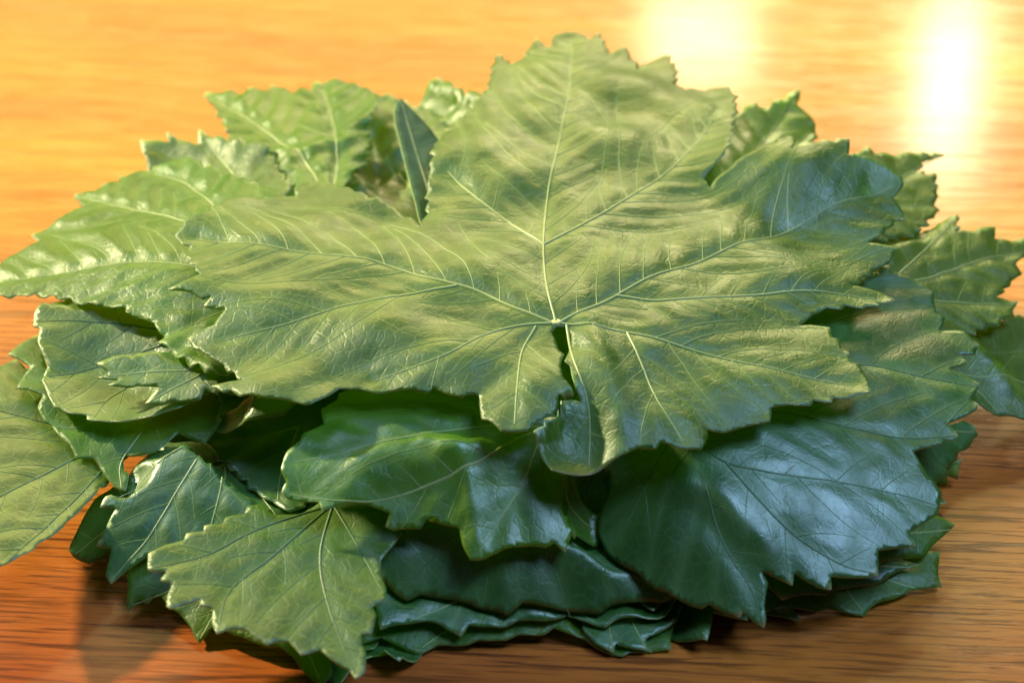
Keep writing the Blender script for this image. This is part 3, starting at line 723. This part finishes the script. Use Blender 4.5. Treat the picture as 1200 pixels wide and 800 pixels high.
LEAVES.append(dict(
    label='small curled leaf in the dark hollow left of the front centre leaf',
    outline=[(235, 466), (250, 470), (262, 480), (273, 489), (288, 493), (310, 490), (340, 480), (360, 450), (300, 440), (250, 445)],
    ctrl=[(235, 467, 26), (262, 480, 24.5), (288, 492, 24), (340, 478, 26), (300, 450, 28), (250, 448, 27.5)],
    veins=[[(330, 455), (290, 468), (245, 470)]], top=GREEN, step=0.9, quilt=0.25))
LEAVES.append(dict(
    label='dark leaf deep in the hollow behind the blue green front left leaf',
    outline=[(180, 500), (209, 490), (260, 470), (330, 455), (400, 480), (400, 560), (340, 600), (300, 575), (252, 530), (240, 519), (225, 516), (205, 520)],
    ctrl=[(180, 500, 15.5), (260, 475, 15), (330, 460, 16.5), (400, 490, 18), (340, 590, 13), (240, 520, 14), (290, 550, 14)],
    veins=[[(350, 500), (300, 510), (230, 515)], [(350, 500), (330, 550), (325, 585)]], top=DEEP, step=1.0, quilt=0.35))
LEAVES.append(dict(
    label='pale leaf running out of the frame at the lower left, above bare wood',
    outline=[(-30, 470), (-14, 438), (0, 429), (19, 424), (32, 433), (60, 440), (120, 480), (150, 530), (130, 556), (124, 565), (117, 569), (101, 590), (92, 600), (78, 612), (60, 628), (44, 638), (20, 652), (0, 664), (-14, 671), (-24, 650), (-40, 610), (-48, 550)],
    ctrl=[(-30, 470, 18), (0, 430, 18), (32, 433, 17.5), (124, 566, 14.5), (101, 592, 14.2), (44, 638, 14.2), (0, 664, 14.5), (60, 550, 15.2), (0, 520, 16.6), (-44, 600, 16), (150, 530, 15)],
    veins=[[(150, 510), (100, 530), (40, 560), (-38, 600)], [(150, 510), (80, 500), (0, 480), (-28, 478)], [(150, 510), (110, 560), (60, 610), (10, 655)]], top=GREEN, vein_mat=VEIND, step=0.9, quilt=0.35, wave=0.5, side_gap=7))

LEAVES.append(dict(
    label='blurred leaf at the far right edge of the pile, running out of the frame',
    outline=[(1096, 256), (1110, 253), (1121, 251), (1121, 273), (1142, 272), (1165, 269), (1167, 279), (1185, 283), (1200, 281), (1232, 292), (1215, 298), (1200, 302), (1192, 311), (1196, 318), (1185, 330), (1169, 348), (1191, 354), (1187, 364), (1173, 376), (1158, 384), (1131, 391), (1090, 400), (1020, 380), (990, 320), (1020, 270)],
    ctrl=[(1121, 252, 25), (1165, 270, 22), (1232, 292, 19), (1192, 311, 20), (1169, 348, 20), (1190, 354, 18.5), (1131, 390, 20), (1096, 256, 26.5), (1050, 320, 28), (1100, 320, 25), (1000, 340, 29), (1130, 300, 24)],
    veins=[[(1030, 340), (1100, 320), (1160, 300), (1228, 292)], [(1030, 340), (1100, 350), (1186, 355)], [(1030, 340), (1080, 295), (1119, 254)]], top=GREEN, step=1.1, quilt=0.6, wave=0.7))

LEAVES.append(dict(
    label='pale front left leaf with a long point hanging over the bare wood',
    outline=[(177, 650), (176, 666), (194, 670), (190, 680), (200, 685), (196, 700), (196, 711), (200, 714), (217, 709), (236, 703), (235, 709), (248, 714), (249, 730), (255, 740), (268, 738), (281, 737), (289, 739), (302, 749), (313, 755), (325, 752), (338, 752), (343, 757), (354, 766), (373, 763), (392, 776), (410, 784), (417, 793), (426, 786), (424, 755), (425, 743), (434, 742), (438, 711), (450, 701), (452, 686), (446, 672), (446, 657), (459, 640), (470, 620), (450, 570), (380, 560), (310, 590), (260, 612), (215, 632), (196, 638)],
    ctrl=[(177, 652, 15), (196, 711, 13), (254, 740, 12), (313, 755, 12), (417, 792, 10.5), (425, 743, 12.5), (450, 701, 14), (459, 640, 16), (300, 640, 15.5), (330, 700, 13.5), (260, 690, 13), (260, 612, 16.5), (330, 590, 17), (450, 575, 18)],
    veins=[[(390, 590), (375, 650), (385, 710), (415, 788)], [(390, 590), (320, 650), (270, 690), (254, 737)], [(390, 590), (300, 620), (240, 650), (180, 664)], [(390, 590), (420, 640), (447, 690)]], top=GREEN, vein_mat=VEIND, step=0.85, quilt=0.25, wave=0.4, side_gap=8, vein_w=0.25))

LEAVES.append(dict(
    label='dark blue green leaf at the front left with a straight pale midrib',
    outline=[(148, 537), (150, 570), (142, 577), (127, 577), (119, 592), (134, 596), (125, 616), (115, 640), (129, 643), (127, 660), (125, 672), (130, 681), (144, 671), (167, 656), (178, 650), (210, 680), (260, 680), (330, 650), (380, 600), (350, 560), (319, 540), (292, 525), (260, 500), (206, 490), (170, 510)],
    ctrl=[(148, 537, 18.5), (142, 577, 15.5), (120, 592, 14), (115, 639, 9), (129, 680, 5), (178, 650, 8.5), (206, 505, 21), (292, 535, 20), (319, 555, 19), (230, 545, 18.5), (175, 625, 11), (250, 600, 14), (380, 600, 15), (330, 650, 10), (200, 672, 7)],
    veins=[[(260, 490), (235, 529), (205, 577), (173, 629), (132, 676)], [(260, 490), (200, 530), (150, 560), (122, 590)], [(260, 490), (260, 560), (240, 640)], [(260, 490), (300, 540), (330, 600)]], top=DEEP, vein_mat=VEIN, step=0.85, quilt=0.45, side_gap=6, vein_w=0.24))

LEAVES.append(dict(
    label='leaf with a curled brownish edge low on the far right',
    outline=[(1105, 405), (1140, 388), (1190, 372), (1225, 385), (1245, 430), (1240, 470), (1222, 496), (1200, 492), (1185, 488), (1163, 484), (1146, 474), (1100, 470), (1070, 440)],
    ctrl=[(1190, 372, 15), (1163, 484, 9), (1200, 492, 8), (1100, 430, 17), (1240, 470, 7), (1150, 420, 15.5), (1180, 440, 12)],
    veins=[[(1100, 430), (1160, 440), (1238, 450)], [(1110, 432), (1150, 460), (1170, 482)]], top=GREEN, step=1.1, quilt=0.5, ridges=[([(1125, 418), (1160, 428), (1180, 436)], 14, 1.5, 2.5)]))

LEAVES.append(dict(
    saw=(9.0, 0.75), label='dark leaf in shade below the front centre leaf, with a wavy pale lower edge',
    outline=[(446, 672), (453, 698), (463, 695), (488, 693), (499, 700), (520, 698), (536, 698), (547, 707), (563, 716), (580, 709), (601, 712), (618, 704), (639, 702), (651, 708), (662, 715), (668, 725), (680, 717), (712, 713), (724, 702), (754, 693), (768, 700), (796, 702), (820, 660), (790, 600), (700, 550), (560, 540), (470, 570), (440, 620)],
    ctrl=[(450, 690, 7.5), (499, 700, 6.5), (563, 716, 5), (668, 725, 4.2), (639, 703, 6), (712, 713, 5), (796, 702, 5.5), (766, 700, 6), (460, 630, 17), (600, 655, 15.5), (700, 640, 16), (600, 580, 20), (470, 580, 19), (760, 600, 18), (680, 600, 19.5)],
    veins=[[(600, 560), (580, 630), (565, 710)], [(600, 560), (640, 640), (668, 722)], [(600, 560), (700, 640), (780, 695)], [(600, 560), (520, 640), (470, 690)]], top=DEEP, vein_mat=VEIND, step=0.9, quilt=0.35, side_gap=9, wave=0.6))


# ------------------------------------------------------------------ whole leaves that make up the body of the stack
def lobed(rad, rot, cx, cy, seed):
    r = np.random.default_rng(seed)
    keys = [(0, 1.0), (16, .86), (30, .70), (42, .80), (56, .93), (72, .76), (86, .64), (100, .70), (114, .76), (134, .66), (152, .58), (166, .46), (175, .22), (180, .07)]
    ka = np.array([k[0] for k in keys], float); kr = np.array([k[1] for k in keys])
    pts = []; n = 27
    for sgn in (1, -1):
        kk = kr * (1 + r.normal(0, 0.035, len(kr))); half = []
        for i in range(n + 1):
            a = 176.0 * i / n; rd = np.interp(a, ka, kk)
            half.append((sgn * (a + r.normal(0, .6)), rd * (1.055 if i % 2 == 0 else 0.965)))
        pts.append(half)
    poly = [(a, q) for a, q in pts[0]] + [(180, 0.07)] + [(a, q) for a, q in pts[1][::-1][:-1]]
    o = []
    for a, q in poly:
        t = R(a) + rot; o.append((cx + rad * q * math.sin(t), cy + rad * q * math.cos(t)))
    vs = []
    for a, q in ((0, .98), (56, .9), (-56, .9), (114, .73), (-114, .73)):
        t0 = R(a * 0.93) + rot; t = R(a) + rot
        vs.append([(cx, cy), (cx + rad * q * .5 * math.sin(t0), cy + rad * q * .5 * math.cos(t0)), (cx + rad * q * math.sin(t), cy + rad * q * math.cos(t))])
    return o, vs


class Dome:
    def __init__(s, zc, zr, rad, cx, cy, tx=0, ty=0): s.a = (zc, zr, rad, cx, cy, tx, ty)

    def __call__(s, X):
        zc, zr, rad, cx, cy, tx, ty = s.a
        q = (((X - (cx, cy)) ** 2).sum(1)) / rad ** 2
        return zc - (zc - zr) * q + (X[:, 0] - cx) * tx + (X[:, 1] - cy) * ty


def stack_leaf(label, zc, zr, rad, cx, cy, rot, seed, top=DEEP, **kw):
    o, v = lobed(rad, R(rot), cx, cy, seed)
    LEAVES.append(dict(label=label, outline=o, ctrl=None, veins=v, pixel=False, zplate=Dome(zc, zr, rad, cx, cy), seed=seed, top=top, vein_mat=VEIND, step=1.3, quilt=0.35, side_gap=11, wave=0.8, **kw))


stack_leaf('dark leaf edge in the gap just under the front edge of the top leaf', 31, 23, 66, 2, 6, 160, 101)
stack_leaf('dark leaf edge under the folded front centre leaf', 26, 17, 68, -6, 8, 215, 102)
stack_leaf('leaf edge in the dark hollow left of the folded front centre leaf', 23, 15, 70, -4, 6, 80, 103)

LEAVES.append(dict(
    label='dark leaf edge showing at the right between the blue sheen leaf and the wood',
    outline=[(1060, 500), (1113, 497), (1129, 493), (1142, 499), (1145, 508), (1140, 516), (1123, 530), (1110, 548), (1096, 569), (1070, 560), (1000, 520), (980, 470)],
    ctrl=[(1129, 494, 8.5), (1144, 508, 6.5), (1123, 530, 6), (1096, 568, 5), (1060, 520, 12), (1000, 500, 16)],
    veins=[[(1010, 490), (1080, 500), (1142, 505)]], top=DEEP, step=1.1, quilt=0.3))
LEAVES.append(dict(
    label='narrow leaf tip turned up beside the right end of the blue sheen leaf',
    outline=[(1000, 540), (1080, 540), (1120, 533), (1128, 535), (1124, 546), (1098, 570), (1086, 575), (1040, 590), (980, 580)],
    ctrl=[(1127, 536, 5.5), (1098, 569, 2.5), (1086, 560, 5), (1040, 560, 8), (1000, 560, 11)],
    veins=[[(1000, 560), (1070, 555), (1124, 538)]], top=FRESH, step=1.1, quilt=0.3))
LEAVES.append(dict(
    saw=(9.0, 0.75), label='green leaf corner pointing right from under the blue sheen leaf',
    outline=[(1040, 600), (1101, 605), (1110, 612), (1118, 620), (1100, 634), (1084, 647), (1060, 655), (1030, 658), (980, 665), (930, 640), (940, 600)],
    ctrl=[(1101, 606, 6.5), (1118, 620, 5), (1084, 647, 4.8), (1030, 658, 6), (960, 640, 10), (1040, 610, 10)],
    veins=[[(960, 625), (1040, 625), (1114, 620)]], top=FRESH, step=1.1, quilt=0.3))
LEAVES.append(dict(
    saw=(9.0, 0.75), label='thin dark leaf edge in the middle of the right front stack',
    outline=[(930, 640), (1000, 640), (1060, 645), (1076, 660), (1071, 666), (1050, 671), (1020, 682), (1000, 684), (975, 692), (930, 700), (890, 690), (880, 660)],
    ctrl=[(1072, 665, 4.2), (1020, 682, 3.6), (975, 692, 3.4), (930, 700, 4), (930, 650, 8), (1040, 650, 6)],
    veins=[[(920, 665), (1000, 662), (1068, 664)]], top=DEEP, step=1.1, quilt=0.3))
LEAVES.append(dict(
    saw=(9.0, 0.75), label='lowest leaf on the wood at the right front, below the blue sheen leaf',
    outline=[(870, 680), (880, 705), (900, 714), (922, 712), (945, 714), (948, 718), (953, 713), (990, 713), (1013, 716), (1030, 706), (1061, 689), (1074, 690), (1080, 685), (1097, 685), (1101, 668), (1107, 654), (1085, 645), (1040, 620), (960, 610), (890, 630)],
    ctrl=[(900, 713, 2), (945, 714, 1.6), (1013, 715, 1.0), (1074, 689, 1.4), (1097, 685, 1.6), (1107, 654, 3), (1061, 690, 1.6), (960, 660, 5), (1040, 650, 4.4)],
    veins=[[(960, 640), (1020, 670), (1072, 688)], [(960, 640), (985, 680), (1010, 713)]], top=FRESH, step=1.1, quilt=0.3))
LEAVES.append(dict(
    saw=(9.0, 0.75), label='dark leaf edge between the wavy edged shaded leaf and the lowest front leaf',
    outline=[(438, 690), (436, 728), (461, 736), (478, 726), (500, 722), (530, 745), (560, 730), (600, 728), (640, 722), (670, 718), (700, 728), (730, 726), (760, 722), (790, 712), (800, 670), (700, 640), (560, 640), (460, 650)],
    ctrl=[(437, 725, 5.5), (500, 724, 5.5), (530, 744, 3.6), (600, 728, 4.8), (670, 720, 5.2), (730, 727, 4.2), (790, 712, 5), (600, 670, 9), (470, 670, 9), (760, 670, 9)],
    veins=[[(600, 660), (540, 700), (480, 726)], [(600, 660), (650, 690), (698, 726)], [(600, 660), (590, 700), (588, 728)]], top=DEEP, step=1.1, quilt=0.4, wave=0.5))
LEAVES.append(dict(
    label='round lobed leaf at the bottom front with a pale edge, beside the drooping leaf point',
    outline=[(690, 690), (685, 740), (697, 754), (718, 762), (722, 754), (740, 760), (757, 759), (759, 748), (778, 738), (790, 727), (784, 712), (774, 700), (740, 680)],
    ctrl=[(697, 753, 2.2), (718, 761, 1.8), (757, 758, 1.8), (790, 727, 3.2), (775, 703, 4.4), (690, 700, 5), (740, 700, 5)],
    veins=[[(735, 695), (740, 725), (757, 757)], [(735, 695), (715, 725), (718, 758)]], top=DEEP, step=1.0, quilt=0.3))
LEAVES.append(dict(
    saw=(9.0, 0.75), label='lowest leaf on the wood along the front of the pile, pale edged',
    outline=[(420, 700), (424, 748), (445, 748), (461, 746), (478, 752), (493, 759), (518, 754), (543, 751), (565, 750), (584, 746), (608, 744), (630, 739), (651, 738), (668, 744), (684, 741), (697, 754), (700, 760), (730, 763), (766, 765), (781, 756), (788, 742), (793, 720), (780, 670), (600, 650), (450, 660)],
    ctrl=[(424, 748, 2.5), (461, 746, 2.2), (493, 758, 1.1), (543, 751, 1.6), (584, 746, 2.4), (640, 738, 3.0), (668, 743, 2.4), (700, 759, 1.0), (766, 765, 0.9), (793, 720, 2.2), (600, 700, 5), (470, 690, 5.5), (760, 690, 4.5)],
    veins=[[(600, 670), (560, 710), (495, 757)], [(600, 670), (620, 705), (632, 738)], [(600, 670), (690, 715), (764, 763)]], top=FRESH, step=1.0, quilt=0.3, wave=0.25))
LEAVES.append(dict(
    label='toothed leaf lying on the wood under the pale front left leaf',
    outline=[(180, 640), (160, 655), (150, 682), (148, 709), (151, 714), (163, 703), (173, 706), (179, 700), (188, 699), (200, 712), (209, 718), (221, 732), (234, 751), (243, 742), (250, 734), (270, 742), (290, 749), (310, 757), (327, 757), (342, 768), (350, 780), (362, 793), (376, 801), (387, 789), (388, 772), (400, 755), (440, 740), (450, 690), (320, 640)],
    ctrl=[(150, 670, 5.5), (150, 712, 1.6), (188, 699, 3.4), (234, 750, 1.3), (250, 734, 2.6), (327, 757, 2.4), (342, 768, 2.2), (376, 801, 0.9), (390, 765, 4), (440, 740, 4.5), (300, 690, 7), (200, 655, 7), (430, 690, 6)],
    veins=[[(300, 660), (230, 680), (155, 708)], [(300, 660), (260, 705), (235, 747)], [(300, 660), (345, 730), (376, 798)]], top=FRESH, step=1.0, quilt=0.25))
LEAVES.append(dict(
    label='dark shaded leaf on the wood between the two left front leaves',
    outline=[(170, 570), (128, 574), (112, 585), (96, 610), (82, 643), (90, 655), (115, 657), (131, 652), (160, 660), (200, 650), (210, 600)],
    ctrl=[(128, 575, 11), (82, 643, 2.2), (91, 655, 1.5), (131, 651, 2.5), (110, 610, 7), (190, 600, 10), (190, 650, 5)],
    veins=[[(190, 590), (140, 610), (88, 648)]], top=DEEP, step=1.1, quilt=0.3))

stack_leaf('thin toothed leaf edge low in the front stack, left of centre', 10, 4.5, 49, -22, -24, 190, 121)
stack_leaf('thin toothed leaf edge low in the front stack, right of centre', 9, 4, 45, 22, -22, 165, 122)
stack_leaf('thin toothed leaf edge near the wood at the right end of the stack', 7.5, 3, 41, 44, -8, 110, 123)
stack_leaf('leaf inside the stack, its rim just seen in the dark between the front leaves', 18, 10, 70, 0, 6, 20, 104)
stack_leaf('wide leaf in the lower stack, a sliver of its edge seen at the right', 13, 6, 73, 3, 6, 300, 105)
stack_leaf('wide leaf near the bottom of the stack, mostly hidden', 8.5, 3.5, 72, -4, 6, 250, 106)
stack_leaf('bottom leaf under the middle of the pile, mostly hidden', 4.5, 1.2, 74, 0, 4, 140, 107)

for k, d in enumerate(LEAVES):
    d.setdefault('seed', k + 1)
    build_leaf(**d)
